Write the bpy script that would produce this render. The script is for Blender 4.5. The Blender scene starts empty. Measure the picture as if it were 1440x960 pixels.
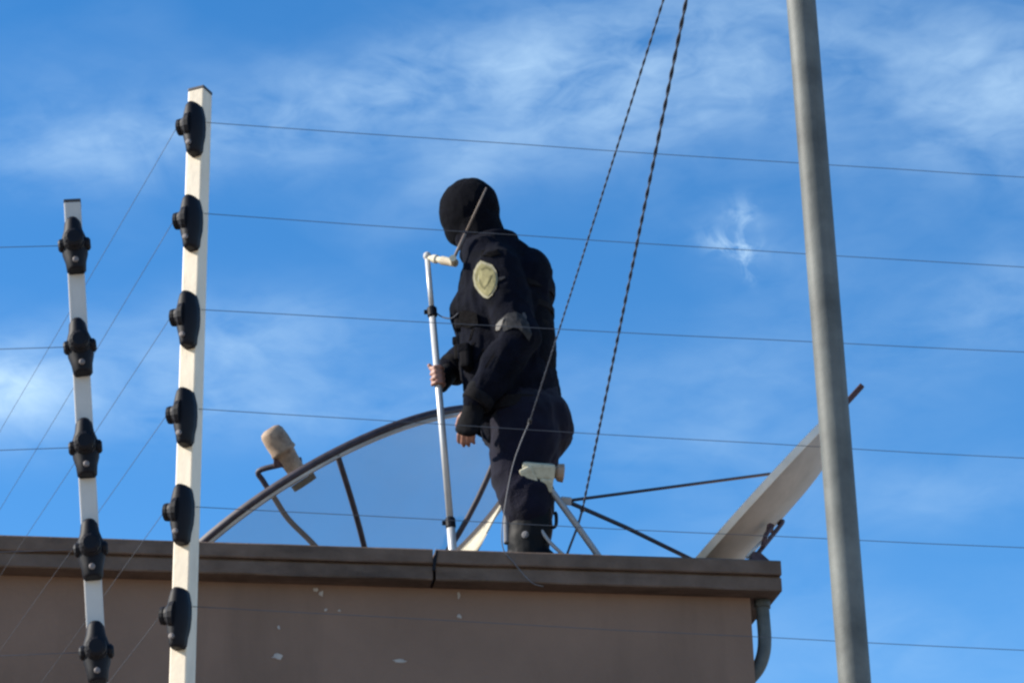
import bpy, bmesh, math, random
from mathutils import Vector, Matrix, noise
from mathutils.bvhtree import BVHTree
R_ = math.radians
rng = random.Random(7)
S = bpy.context.scene
C = S.collection

# ------------------------------------------------------------------ camera
FPX, PITCH, ROLL = 3640.0, R_(24.0), R_(1.4)
EYE = Vector((0, 0, 1.6))
FW = Vector((0, math.cos(PITCH), math.sin(PITCH)))
_R = Vector((1, 0, 0)); _U = Vector((0, -math.sin(PITCH), math.cos(PITCH)))
RT = _R * math.cos(ROLL) - _U * math.sin(ROLL)
UP = _U * math.cos(ROLL) + _R * math.sin(ROLL)
cam = bpy.data.cameras.new('camera'); cam_o = bpy.data.objects.new('camera', cam); C.objects.link(cam_o)
cam.sensor_width = 36; cam.lens = 36 * FPX / 1440; cam.clip_start = .05; cam.clip_end = 5000
m = Matrix((RT, UP, -FW)).transposed().to_4x4(); m.translation = EYE
cam_o.matrix_world = m
S.camera = cam_o

# ------------------------------------------------------------------ world, sun, exposure
SUN_DIR = Vector((-.92, .015, .52)).normalized()          # towards the sun: low from the left, just behind the facade's plane
SUN_EL = math.asin(SUN_DIR.z); SUN_AZ = math.atan2(SUN_DIR.x, SUN_DIR.y)
W = bpy.data.worlds.new('World'); S.world = W; W.use_nodes = True
nt = W.node_tree; nt.nodes.clear()
def nd(tree, typ, **kw):
    n = tree.nodes.new(typ)
    for k, v in kw.items(): setattr(n, k, v)
    return n
def mth(tree, op, a, b=None, c=None, clamp=False):
    n = nd(tree, 'ShaderNodeMath', operation=op, use_clamp=clamp)
    for i, v in enumerate((a, b, c)):
        if v is None: continue
        if isinstance(v, (int, float)): n.inputs[i].default_value = v
        else: tree.links.new(v, n.inputs[i])
    return n.outputs[0]
def noise_tex(tree, vec, scale, detail=4, rough=.55, dist=0.0):
    n = nd(tree, 'ShaderNodeTexNoise'); n.inputs['Scale'].default_value = scale
    n.inputs['Detail'].default_value = detail; n.inputs['Roughness'].default_value = rough
    n.inputs['Distortion'].default_value = dist
    if vec is not None: tree.links.new(vec, n.inputs['Vector'])
    return n
out = nd(nt, 'ShaderNodeOutputWorld'); bg = nd(nt, 'ShaderNodeBackground')
sky = nd(nt, 'ShaderNodeTexSky', sky_type='NISHITA', sun_disc=False)
sky.sun_elevation = SUN_EL; sky.sun_rotation = SUN_AZ % (2 * math.pi)
sky.altitude = 1500; sky.air_density = 1.0; sky.dust_density = .3; sky.ozone_density = 2.0
hsv = nd(nt, 'ShaderNodeHueSaturation'); hsv.inputs['Saturation'].default_value = 1.33
nt.links.new(sky.outputs[0], hsv.inputs['Color'])
tc = nd(nt, 'ShaderNodeTexCoord'); sep = nd(nt, 'ShaderNodeSeparateXYZ')
nt.links.new(tc.outputs['Generated'], sep.inputs[0])
X, Y, Z = sep.outputs
az = mth(nt, 'ARCTAN2', X, Y)                                # azimuth and elevation of the sky direction, degrees
azd = mth(nt, 'MULTIPLY', az, 57.29578)
eld = mth(nt, 'MULTIPLY', mth(nt, 'ARCSINE', Z), 57.29578)
cmb = nd(nt, 'ShaderNodeCombineXYZ')
nt.links.new(mth(nt, 'MULTIPLY', azd, .9), cmb.inputs[0]); nt.links.new(eld, cmb.inputs[1])
rot = nd(nt, 'ShaderNodeMapping'); rot.inputs['Rotation'].default_value[2] = R_(-16); rot.inputs['Scale'].default_value = (.62, 1.25, 1)
nt.links.new(cmb.outputs[0], rot.inputs[0])
def ray(px, py):
    return (FW * FPX + RT * (px - 720) - UP * (py - 480)).normalized()
def azel(px, py):
    d = ray(px, py); return math.degrees(math.atan2(d.x, d.y)), math.degrees(math.asin(d.z))
def puff(px, py, w, h, ang, strength):
    """a soft patch of thin cirrus at a place in the sky; w, h in degrees"""
    a0, e0 = azel(px, py)
    dx = mth(nt, 'MULTIPLY', mth(nt, 'SUBTRACT', azd, a0), .9); dy = mth(nt, 'SUBTRACT', eld, e0)
    c, s = math.cos(R_(ang)), math.sin(R_(ang))
    u = mth(nt, 'MULTIPLY', mth(nt, 'ADD', mth(nt, 'MULTIPLY', dx, c), mth(nt, 'MULTIPLY', dy, s)), 1 / w)
    v = mth(nt, 'MULTIPLY', mth(nt, 'SUBTRACT', mth(nt, 'MULTIPLY', dy, c), mth(nt, 'MULTIPLY', dx, s)), 1 / h)
    q = mth(nt, 'ADD', mth(nt, 'MULTIPLY', u, u), mth(nt, 'MULTIPLY', v, v))
    return mth(nt, 'MULTIPLY', mth(nt, 'EXPONENT', mth(nt, 'MULTIPLY', q, -1.0)), strength)
PUFFS = [(900, 100, 4.8, 1.8, 4, .78), (470, 150, 4.0, 1.0, 14, .60), (80, 215, 2.2, .8, 8, .40), (1400, 130, 2.6, 1.9, 0, .58),
         (0, 550, 1.5, .8, 6, 1.25), (330, 480, 3.4, 1.0, 6, .5), (1040, 330, 1.1, .7, -15, .22), (250, 580, 3.0, .8, 4, .42),
         (1440, 420, 2.0, .9, 8, .34), (640, 240, 1.6, .7, 30, .3), (600, 560, 3., .7, 6, .25), (1100, 560, 4.5, 1.6, 2, .2), (1300, 700, 3.2, .8, 2, .25)]
cov = None
for p in PUFFS:
    k = puff(*p); cov = k if cov is None else mth(nt, 'ADD', cov, k)
big = noise_tex(nt, rot.outputs[0], .16, 3, .5, .4)         # the same thin cirrus goes on all over the sky
cov = mth(nt, 'ADD', cov, mth(nt, 'MULTIPLY', mth(nt, 'SUBTRACT', big.outputs[0], .47), .9, clamp=True))
ragn = noise_tex(nt, cmb.outputs[0], 1.5, 5, .55, 1.3)      # one small ragged wisp
rag = mth(nt, 'MULTIPLY', mth(nt, 'SUBTRACT', ragn.outputs[0], .40), 5.0, clamp=True)
wisp = mth(nt, 'ADD', mth(nt, 'ADD', puff(1030, 345, .62, .22, -12, .42), puff(1050, 372, .16, .42, 14, .34)), puff(1042, 305, .34, .42, -25, .26))
wisp = mth(nt, 'MULTIPLY', wisp, rag)
wis = noise_tex(nt, rot.outputs[0], .55, 5, .52, .7)
wis2 = noise_tex(nt, rot.outputs[0], .38, 4, .5, .6)
tex = mth(nt, 'ADD', mth(nt, 'MULTIPLY', wis.outputs[0], 1.25), mth(nt, 'MULTIPLY', wis2.outputs[0], .9))
fine = noise_tex(nt, rot.outputs[0], 1.7, 5, .55, .9)
tex = mth(nt, 'ADD', tex, mth(nt, 'MULTIPLY', fine.outputs[0], .5))
tex = mth(nt, 'SUBTRACT', tex, .85)
dens = mth(nt, 'ADD', mth(nt, 'MULTIPLY', cov, tex, clamp=True), wisp, clamp=True)
upw = mth(nt, 'MULTIPLY', mth(nt, 'ADD', Z, .0), 12.0, clamp=True)
dens = mth(nt, 'MULTIPLY', dens, upw)
mix = nd(nt, 'ShaderNodeMix', data_type='RGBA')
nt.links.new(dens, mix.inputs['Factor']); nt.links.new(hsv.outputs[0], mix.inputs[6])
mix.inputs[7].default_value = (3.0, 4.15, 5.2, 1)            # sunlit thin cloud, on the scale of the sky texture
nt.links.new(mix.outputs[2], bg.inputs['Color']); bg.inputs['Strength'].default_value = .119
nt.links.new(bg.outputs[0], out.inputs[0])

sl = bpy.data.lights.new('sun', 'SUN'); sl.energy = 4.6; sl.angle = R_(.53); sl.color = (1, .93, .82)
so = bpy.data.objects.new('sun', sl); C.objects.link(so); so.location = (-6, -1, 9)
so.rotation_euler = SUN_DIR.to_track_quat('Z', 'Y').to_euler()
S.view_settings.view_transform = 'Standard'; S.view_settings.look = 'None'
S.view_settings.exposure = 0.93; S.view_settings.gamma = 1
S.render.engine = 'CYCLES'; S.cycles.use_denoising = True
S.cycles.pixel_filter_type = 'BLACKMAN_HARRIS'; S.cycles.filter_width = 2.5
S.cycles.transparent_max_bounces = 24

# ------------------------------------------------------------------ helpers
def atY(px, py, y):
    d = ray(px, py); return EYE + d * ((y - EYE.y) / d.y)
def atZ(px, py, z):
    d = ray(px, py); return EYE + d * ((z - EYE.z) / d.z)
def at_plane(px, py, p0, n):
    d = ray(px, py); return EYE + d * ((p0 - EYE).dot(n) / d.dot(n))

_mats = {}
def mat(name, col, rough=.7, metal=0.0, var=.25, scale=8.0, bump=0.0, bscale=60.0, spec=.4, sheen=0.0, dirt=None):
    if name in _mats: return _mats[name]
    M = bpy.data.materials.new(name); M.use_nodes = True; t = M.node_tree
    b = t.nodes['Principled BSDF']
    co = nd(t, 'ShaderNodeTexCoord').outputs['Object']
    n = noise_tex(t, co, scale, 6, .6)
    r = nd(t, 'ShaderNodeMapRange'); r.inputs[1].default_value = .3; r.inputs[2].default_value = .7
    r.inputs[3].default_value = 1 - var; r.inputs[4].default_value = 1 + var
    t.links.new(n.outputs[0], r.inputs[0])
    mx = nd(t, 'ShaderNodeMix', data_type='RGBA', blend_type='MULTIPLY'); mx.inputs['Factor'].default_value = 1
    mx.inputs[6].default_value = (*col, 1); t.links.new(r.outputs[0], mx.inputs[7])
    col_out = mx.outputs[2]
    if dirt:
        dcol, dscale, damt, stretch = dirt
        mp = nd(t, 'ShaderNodeMapping'); mp.inputs['Scale'].default_value = stretch; t.links.new(co, mp.inputs[0])
        n2 = noise_tex(t, mp.outputs[0], dscale, 5, .65, .3)
        r2 = nd(t, 'ShaderNodeMapRange'); r2.inputs[1].default_value = .5; r2.inputs[2].default_value = .75
        r2.inputs[3].default_value = 0; r2.inputs[4].default_value = damt; t.links.new(n2.outputs[0], r2.inputs[0])
        m2 = nd(t, 'ShaderNodeMix', data_type='RGBA'); t.links.new(r2.outputs[0], m2.inputs['Factor'])
        t.links.new(col_out, m2.inputs[6]); m2.inputs[7].default_value = (*dcol, 1); col_out = m2.outputs[2]
    t.links.new(col_out, b.inputs['Base Color'])
    b.inputs['Roughness'].default_value = rough; b.inputs['Metallic'].default_value = metal
    b.inputs['Specular IOR Level'].default_value = spec
    if sheen: b.inputs['Sheen Weight'].default_value = sheen; b.inputs['Sheen Roughness'].default_value = .6
    if bump:
        bn = noise_tex(t, co, bscale, 5, .6); bp = nd(t, 'ShaderNodeBump'); bp.inputs['Strength'].default_value = bump
        bp.inputs['Distance'].default_value = .01
        t.links.new(bn.outputs[0], bp.inputs['Height']); t.links.new(bp.outputs[0], b.inputs['Normal'])
    _mats[name] = M; return M

def link(name, me, mt=None, parent=None, smooth=False):
    o = bpy.data.objects.new(name, me); C.objects.link(o)
    if mt is not None: me.materials.clear(); me.materials.append(mt)
    if parent is not None: o.parent = parent
    if smooth:
        for p in me.polygons: p.use_smooth = True
    return o
def obj(name, bm, mt, parent=None, smooth=False):
    bmesh.ops.recalc_face_normals(bm, faces=bm.faces)
    me = bpy.data.meshes.new(name); bm.to_mesh(me); bm.free()
    return link(name, me, mt, parent, smooth)
def empty(name, loc=(0, 0, 0), rotz=0.0):
    e = bpy.data.objects.new(name, None); C.objects.link(e); e.location = loc; e.rotation_euler = (0, 0, rotz)
    e.empty_display_size = .1; return e
def tag(o, label, cat, group=None):
    o['label'] = label; o['category'] = cat
    if group: o['group'] = group
    return o
def frame_of(t, hint=Vector((0, 0, 1))):
    t = t.normalized()
    if abs(t.dot(hint)) > .97: hint = Vector((1, 0, 0)) if abs(t.x) < .9 else Vector((0, 1, 0))
    a = hint.cross(t).normalized(); return a, t.cross(a).normalized()
def tube(bm, pts, r, n=10, caps=True):
    """round tube along a polyline, r a number or one per point"""
    pts = [Vector(p) for p in pts]; k = len(pts)
    rs = r if isinstance(r, (list, tuple)) else [r] * k
    rings = []; a = None
    for i, p in enumerate(pts):
        t = (pts[min(i + 1, k - 1)] - pts[max(i - 1, 0)]).normalized()
        if a is None: a, b = frame_of(t)
        else:
            a = (a - t * a.dot(t)).normalized(); b = t.cross(a)
        rings.append([bm.verts.new(p + (a * math.cos(2 * math.pi * j / n) + b * math.sin(2 * math.pi * j / n)) * rs[i]) for j in range(n)])
    for i in range(k - 1):
        for j in range(n):
            f = bm.faces.new((rings[i][j], rings[i][(j + 1) % n], rings[i + 1][(j + 1) % n], rings[i + 1][j])); f.smooth = True
    if caps: bm.faces.new(rings[0][::-1]); bm.faces.new(rings[-1])
def smooth_path(pts, sub=8):
    pts = [Vector(p) for p in pts]; o = []
    for i in range(len(pts) - 1):
        p0, p1, p2, p3 = pts[max(i - 1, 0)], pts[i], pts[i + 1], pts[min(i + 2, len(pts) - 1)]
        for j in range(sub):
            t = j / sub
            o.append(.5 * (2 * p1 + (p2 - p0) * t + (2 * p0 - 5 * p1 + 4 * p2 - p3) * t * t + (3 * p1 - p0 - 3 * p2 + p3) * t ** 3))
    o.append(pts[-1]); return o
def box(bm, c, sx, sy, sz, ax=None, bev=0.0):
    """box centred at c; ax = three axis vectors or None"""
    ax = ax or (Vector((1, 0, 0)), Vector((0, 1, 0)), Vector((0, 0, 1)))
    c = Vector(c); vs = []
    for k in (-1, 1):
        for j in (-1, 1):
            for i in (-1, 1): vs.append(bm.verts.new(c + ax[0] * (i * sx / 2) + ax[1] * (j * sy / 2) + ax[2] * (k * sz / 2)))
    fs = [bm.faces.new([vs[q] for q in f]) for f in ((0, 2, 3, 1), (4, 5, 7, 6), (0, 1, 5, 4), (2, 6, 7, 3), (0, 4, 6, 2), (1, 3, 7, 5))]
    if bev:
        ed = list({e for f in fs for e in f.edges})
        bmesh.ops.bevel(bm, geom=ed, offset=bev, segments=2, affect='EDGES', profile=.6)
def lathe(bm, c, axis, prof, n=16):
    """prof: list of (distance along axis, radius)"""
    c = Vector(c); axis = Vector(axis).normalized(); a, b = frame_of(axis); rings = []
    for d, r in prof:
        rings.append([bm.verts.new(c + axis * d + (a * math.cos(2 * math.pi * j / n) + b * math.sin(2 * math.pi * j / n)) * max(r, 1e-4)) for j in range(n)])
    for i in range(len(rings) - 1):
        for j in range(n): bm.faces.new((rings[i][j], rings[i][(j + 1) % n], rings[i + 1][(j + 1) % n], rings[i + 1][j]))
    bm.faces.new(rings[0][::-1]); bm.faces.new(rings[-1])

# ------------------------------------------------------------------ materials
M_ground = mat('pavement', (.38, .31, .245), .9, var=.2, scale=.8, bump=.3, bscale=30)
M_wall = mat('wall_paint', (.232, .143, .099), .85, var=.14, scale=1.6, bump=.35, bscale=55, spec=.25,
             dirt=((.15, .095, .066), 3.0, .6, (1, 1, .12)))
M_coping = mat('coping_concrete', (.145, .098, .072), .9, var=.22, scale=9, bump=.5, bscale=40, spec=.2,
               dirt=((.03, .022, .018), 6, .85, (.3, 1, 1)))
M_roof = mat('roof_screed', (.10, .09, .082), .9, var=.2, scale=3)
M_chip = mat('bare_plaster', (.42, .36, .31), .9, var=.2, scale=30)
M_white = mat('white_paint', (.70, .605, .46), .5, var=.06, scale=14, bump=.1, bscale=40, dirt=((.36, .29, .21), 11, .75, (1, 1, .22)))
M_white2 = mat('grey_white_paint', (.52, .49, .44), .5, var=.08, scale=14, dirt=((.26, .25, .23), 8, .7, (1, 1, .25)))
M_black = mat('black_plastic', (.0045, .0045, .0075), .6, var=.2, scale=30, spec=.2)
M_cap = mat('dark_cap', (.05, .05, .055), .6)
M_screw = mat('zinc_screw', (.16, .14, .135), .6, metal=.2)
M_wire = mat('fence_wire_steel', (.07, .08, .1), .6, metal=.0, var=.1)
M_galv = mat('galvanised_steel', (.10, .107, .10), .62, metal=.0, var=.42, scale=9, bump=.12, bscale=25, spec=.3, dirt=((.042, .044, .040), 9, .9, (1, 1, .06)))
M_cable = mat('cable_black', (.03, .034, .05), .6, var=.1)
M_cable2 = mat('cable_grey', (.055, .063, .09), .6, var=.1)
M_tail = mat('tail_wire', (.15, .145, .15), .6)
M_rib = mat('dark_painted_steel', (.045, .036, .046), .6, var=.3, scale=30)
M_rimlight = mat('aluminium_lip', (.45, .42, .38), .5, metal=.3)
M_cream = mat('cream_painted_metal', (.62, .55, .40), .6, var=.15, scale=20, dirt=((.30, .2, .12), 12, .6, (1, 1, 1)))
M_tan = mat('weathered_tan_plastic', (.31, .215, .145), .7, var=.3, scale=25, dirt=((.11, .06, .04), 16, .95, (1, 1, 1)))
M_lnb = mat('cream_plastic', (.50, .46, .33), .6, var=.15, scale=30, dirt=((.22, .18, .11), 20, .6, (1, 1, 1)))
M_dish = mat('grey_dish_paint', (.46, .36, .285), .65, var=.1, scale=8, dirt=((.30, .24, .19), 6, .5, (1, 1, 1)))
M_dishrim = mat('pale_dish_rim', (.80, .68, .55), .6, var=.1, scale=10)
M_rust = mat('rusty_steel', (.075, .04, .04), .8, var=.4, scale=40)
M_grey = mat('grey_tube', (.30, .30, .30), .5, metal=.3, var=.15)
M_alu = mat('aluminium_pole', (.5, .49, .47), .45, metal=.3, var=.08, scale=20)
M_cloth = mat('navy_uniform', (.0030, .0036, .0080), .97, var=.5, scale=14, bump=.5, bscale=120, spec=.1)
M_trous = mat('navy_trousers', (.0048, .0044, .0125), .92, var=.3, scale=12, bump=.5, bscale=120, spec=.12, sheen=.04)
M_knit = mat('black_knit', (.0030, .0032, .0056), .95, var=.25, scale=40, bump=.6, bscale=260, spec=.08)
M_skin = mat('skin', (.27, .125, .085), .55, var=.12, scale=40)
M_glove = mat('black_glove', (.004, .004, .0055), .85, var=.3, scale=40, spec=.12)
M_boot = mat('black_leather', (.0035, .0038, .005), .55, var=.4, scale=20, spec=.1)
M_patch = mat('olive_patch', (.36, .33, .17), .9, var=.12, scale=60)
M_patch2 = mat('patch_border', (.46, .43, .30), .9, var=.1, scale=60)
M_patch3 = mat('patch_mark', (.21, .195, .095), .9, var=.1, scale=60)
M_pad = mat('grey_pad', (.03, .03, .034), .6, var=.3, scale=40)
M_markw = mat('pale_mark', (.38, .36, .33), .7)
M_vest = mat('black_vest', (.0028, .0030, .0056), .95, var=.45, scale=20, bump=.5, bscale=150, spec=.1)
M_markd = mat('dull_mark', (.12, .115, .12), .8)
M_rod = mat('dull_tan_rod', (.17, .13, .105), .7, var=.25, scale=40)
M_pale = mat('pale_grey_strip', (.17, .17, .18), .9)
M_elbow = mat('elbow_leather', (.05, .048, .05), .7, var=.5, scale=60)
M_pouch = mat('dark_grey_webbing', (.0095, .0085, .0095), .95, var=.4, scale=50, spec=.1)

def mesh_material():
    """fine wire mesh: at this distance the holes merge into a veil"""
    M = bpy.data.materials.new('wire_mesh'); M.use_nodes = True; t = M.node_tree; t.nodes.clear()
    o = nd(t, 'ShaderNodeOutputMaterial'); tr = nd(t, 'ShaderNodeBsdfTransparent')
    d = nd(t, 'ShaderNodeBsdfDiffuse'); d.inputs[0].default_value = (.085, .085, .085, 1)
    l = nd(t, 'ShaderNodeBsdfTranslucent'); l.inputs[0].default_value = (.16, .145, .11, 1)
    a = nd(t, 'ShaderNodeMixShader'); a.inputs[0].default_value = .3
    t.links.new(d.outputs[0], a.inputs[1]); t.links.new(l.outputs[0], a.inputs[2])
    co = nd(t, 'ShaderNodeTexCoord').outputs['Object']; n = noise_tex(t, co, 5, 4, .6)
    r = nd(t, 'ShaderNodeMapRange'); r.inputs[3].default_value = .26; r.inputs[4].default_value = .36; t.links.new(n.outputs[0], r.inputs[0])
    b = nd(t, 'ShaderNodeMixShader'); t.links.new(r.outputs[0], b.inputs[0])
    t.links.new(tr.outputs[0], b.inputs[1]); t.links.new(a.outputs[0], b.inputs[2]); t.links.new(b.outputs[0], o.inputs[0])
    return M
M_mesh = mesh_material()

# ------------------------------------------------------------------ ground
bm = bmesh.new(); bmesh.ops.create_grid(bm, x_segments=8, y_segments=8, size=1500)
g = obj('ground', bm, M_ground); g['kind'] = 'structure'

# ------------------------------------------------------------------ building
ZC = 4.762                                               # top of the coping
PA, PB = atZ(0, 751, ZC), atZ(1098, 787, ZC)
HEAD = math.atan2(PB.y - PA.y, PB.x - PA.x)
ux = Vector((math.cos(HEAD), math.sin(HEAD), 0)); uy = Vector((-math.sin(HEAD), math.cos(HEAD), 0))
OV = .10
CORNER = PB - ux * OV + uy * OV; CORNER.z = 0            # right front corner of the wall, on the ground
house = empty('house', CORNER, HEAD)
tag(house, 'brown plastered flat-roofed house with a concrete coping along its roof edge', 'house')
def loc(p):                                              # world point -> the house's own axes
    d = Vector(p) - CORNER; return Vector((d.dot(ux), d.dot(uy), d.z))
LW, DW, ZW = 9.0, 7.0, ZC - .118
bm = bmesh.new(); box(bm, (-LW / 2, DW / 2, ZW / 2), LW, DW, ZW); obj('wall', bm, M_wall, house)
bm = bmesh.new(); box(bm, (-LW / 2, DW / 2, (ZW + .002 + ZC - .04) / 2), LW - .5, DW - .5, ZC - .04 - ZW - .002); obj('roof_slab', bm, M_roof, house)
def coping(x0, x1, y0, y1, side):
    """one coping length: a lip over a set-back band, edges a little uneven"""
    bm = bmesh.new()
    along = x1 - x0 if side == 'front' else y1 - y0; n = max(4, int(along / .06)); prof = []
    P = [(.26, -.117), (.26, 0), (-OV + .006, 0), (-OV, -.006), (-OV, -.052), (-OV + .004, -.056), (-OV + .022, -.058), (-OV + .022, -.064),
         (-OV + .011, -.067), (-OV + .009, -.112), (-OV + .013, -.117)]
    rings = []
    for i in range(n + 1):
        s = i / n; ring = []
        for j, (o, z) in enumerate(P):
            k = noise.noise(Vector((x0 + s * along * 5.1, y0 * 3 + j * 7.7, 3.1))) * .0035 if j >= 2 else 0
            if side == 'front': ring.append(bm.verts.new((x0 + s * along, o + k, ZC + z + k * .7)))
            else: ring.append(bm.verts.new((-o + k, y0 + s * along, ZC + z + k * .7)))
        rings.append(ring)
    m_ = len(P)
    for i in range(n):
        for j in range(m_): bm.faces.new((rings[i][j], rings[i][(j + 1) % m_], rings[i + 1][(j + 1) % m_], rings[i + 1][j]))
    bm.faces.new(rings[0]); bm.faces.new(rings[-1][::-1])
    return obj('coping_slab', bm, M_coping, house)
edge_n = -uy
XJ = loc(at_plane(611, 775, PA, uy)).x
XJ2 = XJ - 2.05
G = .006
coping(XJ + G, OV, 0, 0, 'front'); coping(XJ2 + G, XJ - G, 0, 0, 'front'); coping(XJ2 - 2.4, XJ2 - G, 0, 0, 'front')
coping(-LW - OV, XJ2 - 2.4 - 2 * G, 0, 0, 'front')
for k in range(3): coping(0, 0, .27 + k * 2.26, .27 + (k + 1) * 2.26 - 2 * G, 'side')
# places where the paint has come off the plaster
def chip(px, py, w, h):
    c = loc(at_plane(px, py, CORNER, uy)); bm = bmesh.new(); n = 11; a, b = [], []
    for j in range(n):
        t = 2 * math.pi * j / n; k = rng.uniform(.55, 1.2)
        a.append(bm.verts.new((c.x + math.cos(t) * w * k, .004, c.z + math.sin(t) * h * k)))
        b.append(bm.verts.new((c.x + math.cos(t) * w * k * .9, -.003, c.z + math.sin(t) * h * k * .9)))
    bm.faces.new(b)
    for j in range(n): bm.faces.new((a[j], a[(j + 1) % n], b[(j + 1) % n], b[j]))
    obj('bare_patch', bm, M_chip, house)
for q in ((444, 829, .014, .010), (452, 834, .010, .012), (645, 836, .006, .019), (646, 866, .012, .010), (391, 923, .024, .013), (563, 929, .030, .008),
          (458, 857, .006, .006), (477, 858, .007, .006), (392, 882, .006, .008)): chip(*q)
# overflow pipe bending out from under the coping back into the side wall
bm = bmesh.new(); zc = ZC - .117
tube(bm, smooth_path([(.052, .03, zc + .02), (.054, .03, zc - .07), (.054, .03, zc - .15), (.046, .036, zc - .21), (.022, .05, zc - .265), (-.03, .075, zc - .32)], 6), .0255, 14)
dp = obj('overflow_pipe', bm, M_galv, house)
bm = bmesh.new(); tube(bm, [(.053, .03, zc - .001), (.053, .03, zc - .03)], .031, 14); obj('collar', bm, M_galv, dp)

# ------------------------------------------------------------------ boundary walls below the frame, the posts stand on them
def wall_run(p0, p1, top, label):
    p0, p1 = Vector(p0), Vector(p1); d = p1 - p0; d.z = 0; L = d.length; a = math.atan2(d.y, d.x)
    e = empty('boundary_wall', (p0.x, p0.y, 0), a); tag(e, label, 'wall')
    bm = bmesh.new(); box(bm, (L / 2, 0, (top - .06) / 2), L, .15, top - .06); obj('wall', bm, M_wall, e)
    bm = bmesh.new(); box(bm, (L / 2, 0, top - .028), L + .02, .21, .056, bev=.006); obj('capping', bm, M_coping, e)
TP = Vector((-.5815, 4.3, 0))                            # corner post of the electric fence
LP_TOP, LP_BOT = atY(102, 289, 4.2), atY(138.5, 960, 4.2)
H1 = R_(10.0)
TPR = TP + Vector((math.cos(H1), math.sin(H1), 0)) * 3.6
H2 = R_(90 + 22.3)
TPB = TP + Vector((math.cos(H2), math.sin(H2), 0)) * 3.9
wall_run(TP + Vector((.03, 0, 0)), TPR + Vector((.1, 0, 0)), 2.62, 'low boundary wall under the electric fence, parallel to the house front')
wall_run(TP + Vector((-.05, .18, 0)), TPB, 2.619, 'low boundary wall running back from the corner fence post towards the house')
LPB = LP_BOT + (LP_BOT - LP_TOP).normalized() * ((LP_BOT.z - 2.6) / (LP_TOP.z - LP_BOT.z) * (LP_TOP - LP_BOT).length)
LPL = Vector((LPB.x - 2.6, LPB.y + .02, 0))
wall_run((LPB.x + .06, LPB.y - .02, 0), LPL, 2.602, 'low boundary wall of the neighbouring plot under the leaning fence post')

# ------------------------------------------------------------------ fence posts
def insulator(parent, pos, corner):
    """elongated clamp body with a bobbin; local -y is out of the post face, +z along the post"""
    hw = .0215 if corner else .0245
    prof = [(-.052, .55), (-.047, .72), (-.030, .78), (-.014, .96), (0, 1.0), (.014, .94), (.030, .72), (.046, .62), (.052, .45)] if not corner else \
           [(-.054, .42), (-.048, .66), (-.034, .74), (-.018, .93), (0, 1.0), (.022, .98), (.040, .8), (.048, .68), (.053, .45)]
    bm = bmesh.new(); rings = []; NI = 11
    for z, k in prof:
        ring = []; d = .020 + .012 * k
        for q in range(NI):
            a_ = math.pi * q / (NI - 1); ring.append(bm.verts.new((-math.cos(a_) * hw * k * (1.0 if 0 < q < NI - 1 else .97), -(math.sin(a_) ** .7) * d, z)))
        rings.append(ring)
    for i in range(len(rings) - 1):
        for j in range(NI): bm.faces.new((rings[i][j], rings[i][(j + 1) % NI], rings[i + 1][(j + 1) % NI], rings[i + 1][j])).smooth = j < NI - 1
    bm.faces.new(rings[0][::-1]); bm.faces.new(rings[-1])
    if corner:
        lathe(bm, (0, -.017, .004), (-1, -.18, .04), [(0, .027), (.008, .0255), (.014, .0185), (.019, .0155), (.021, .0165), (.027, .0155), (.029, .011)], 16)
    else:
        lathe(bm, (0, -.026, 0), (0, -1, 0), [(0, .020), (.006, .019), (.010, .013), (.015, .013), (.017, .018), (.022, .017), (.025, .012)], 14)
        for s in (-1, 1): lathe(bm, (s * .020, -.014, 0), (s, 0, 0), [(0, .013), (.006, .012), (.009, .008)], 10)
    tilt = Matrix.Rotation(R_(rng.uniform(-3.5, 3.5)), 4, 'Y')
    bmesh.ops.transform(bm, matrix=tilt, verts=bm.verts)
    bmesh.ops.translate(bm, verts=bm.verts, vec=Vector(pos))
    o = obj('insulator', bm, M_black, parent)
    bm = bmesh.new(); lathe(bm, Vector(pos) + tilt @ Vector((0, -.029, -.037)), (0, -1, 0), [(0, .0055), (.003, .0055), (.0045, .003)], 10)
    obj('screw', bm, M_screw, o); return o
def fence_post(base, top, yaw, w, mt, heights, corner, label):
    base, top = Vector(base), Vector(top); ax = (top - base); L = ax.length; ax.normalize()
    e = empty('fence_post', base); tag(e, label, 'fence post', 'electric fence posts')
    e.rotation_mode = 'QUATERNION'; e.rotation_quaternion = Vector((0, 0, 1)).rotation_difference(ax) @ Matrix.Rotation(yaw, 4, 'Z').to_quaternion()
    bm = bmesh.new(); box(bm, (0, 0, L / 2), w, w, L, bev=.0025); obj('post_tube', bm, mt, e)
    bm = bmesh.new(); box(bm, (0, 0, L + .003), w + .001, w + .001, .006, bev=.0015); obj('end_cap', bm, M_cap, e)
    bm = bmesh.new(); box(bm, (0, 0, .004), w + .06, w + .06, .008); obj('foot_plate', bm, mt, e)
    ins = []
    for h in heights:
        ins.append(h); insulator(e, (.005 if corner else 0, -w / 2 - .001, h), corner)
    return e
ZB = 2.62
def z_at(px, py, y): return atY(px, py, y).z
tp_ys = [180, 312, 448, 585, 722, 868]
tp_top = z_at(283, 125, 4.283)
tp_h = [z_at(283 - (y - 121) * .0333, y, 4.268) for y in tp_ys]
YAW1 = R_(-23)
post1 = fence_post((TP.x, TP.y, ZB), (TP.x, TP.y, tp_top), YAW1, .0335, M_white, [h - ZB for h in tp_h], True,
                   'tall white square fence post with six black insulators, at the fence corner')
ax2 = (LP_TOP - LPB).normalized()
lp_h = [(atY(107 + (y - 340) * .053, y, 4.16).z - LPB.z) / ax2.z for y in (341, 484, 626, 769, 914)]
lp_h += [lp_h[-1] - (lp_h[-2] - lp_h[-1]) * 1.0]
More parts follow.
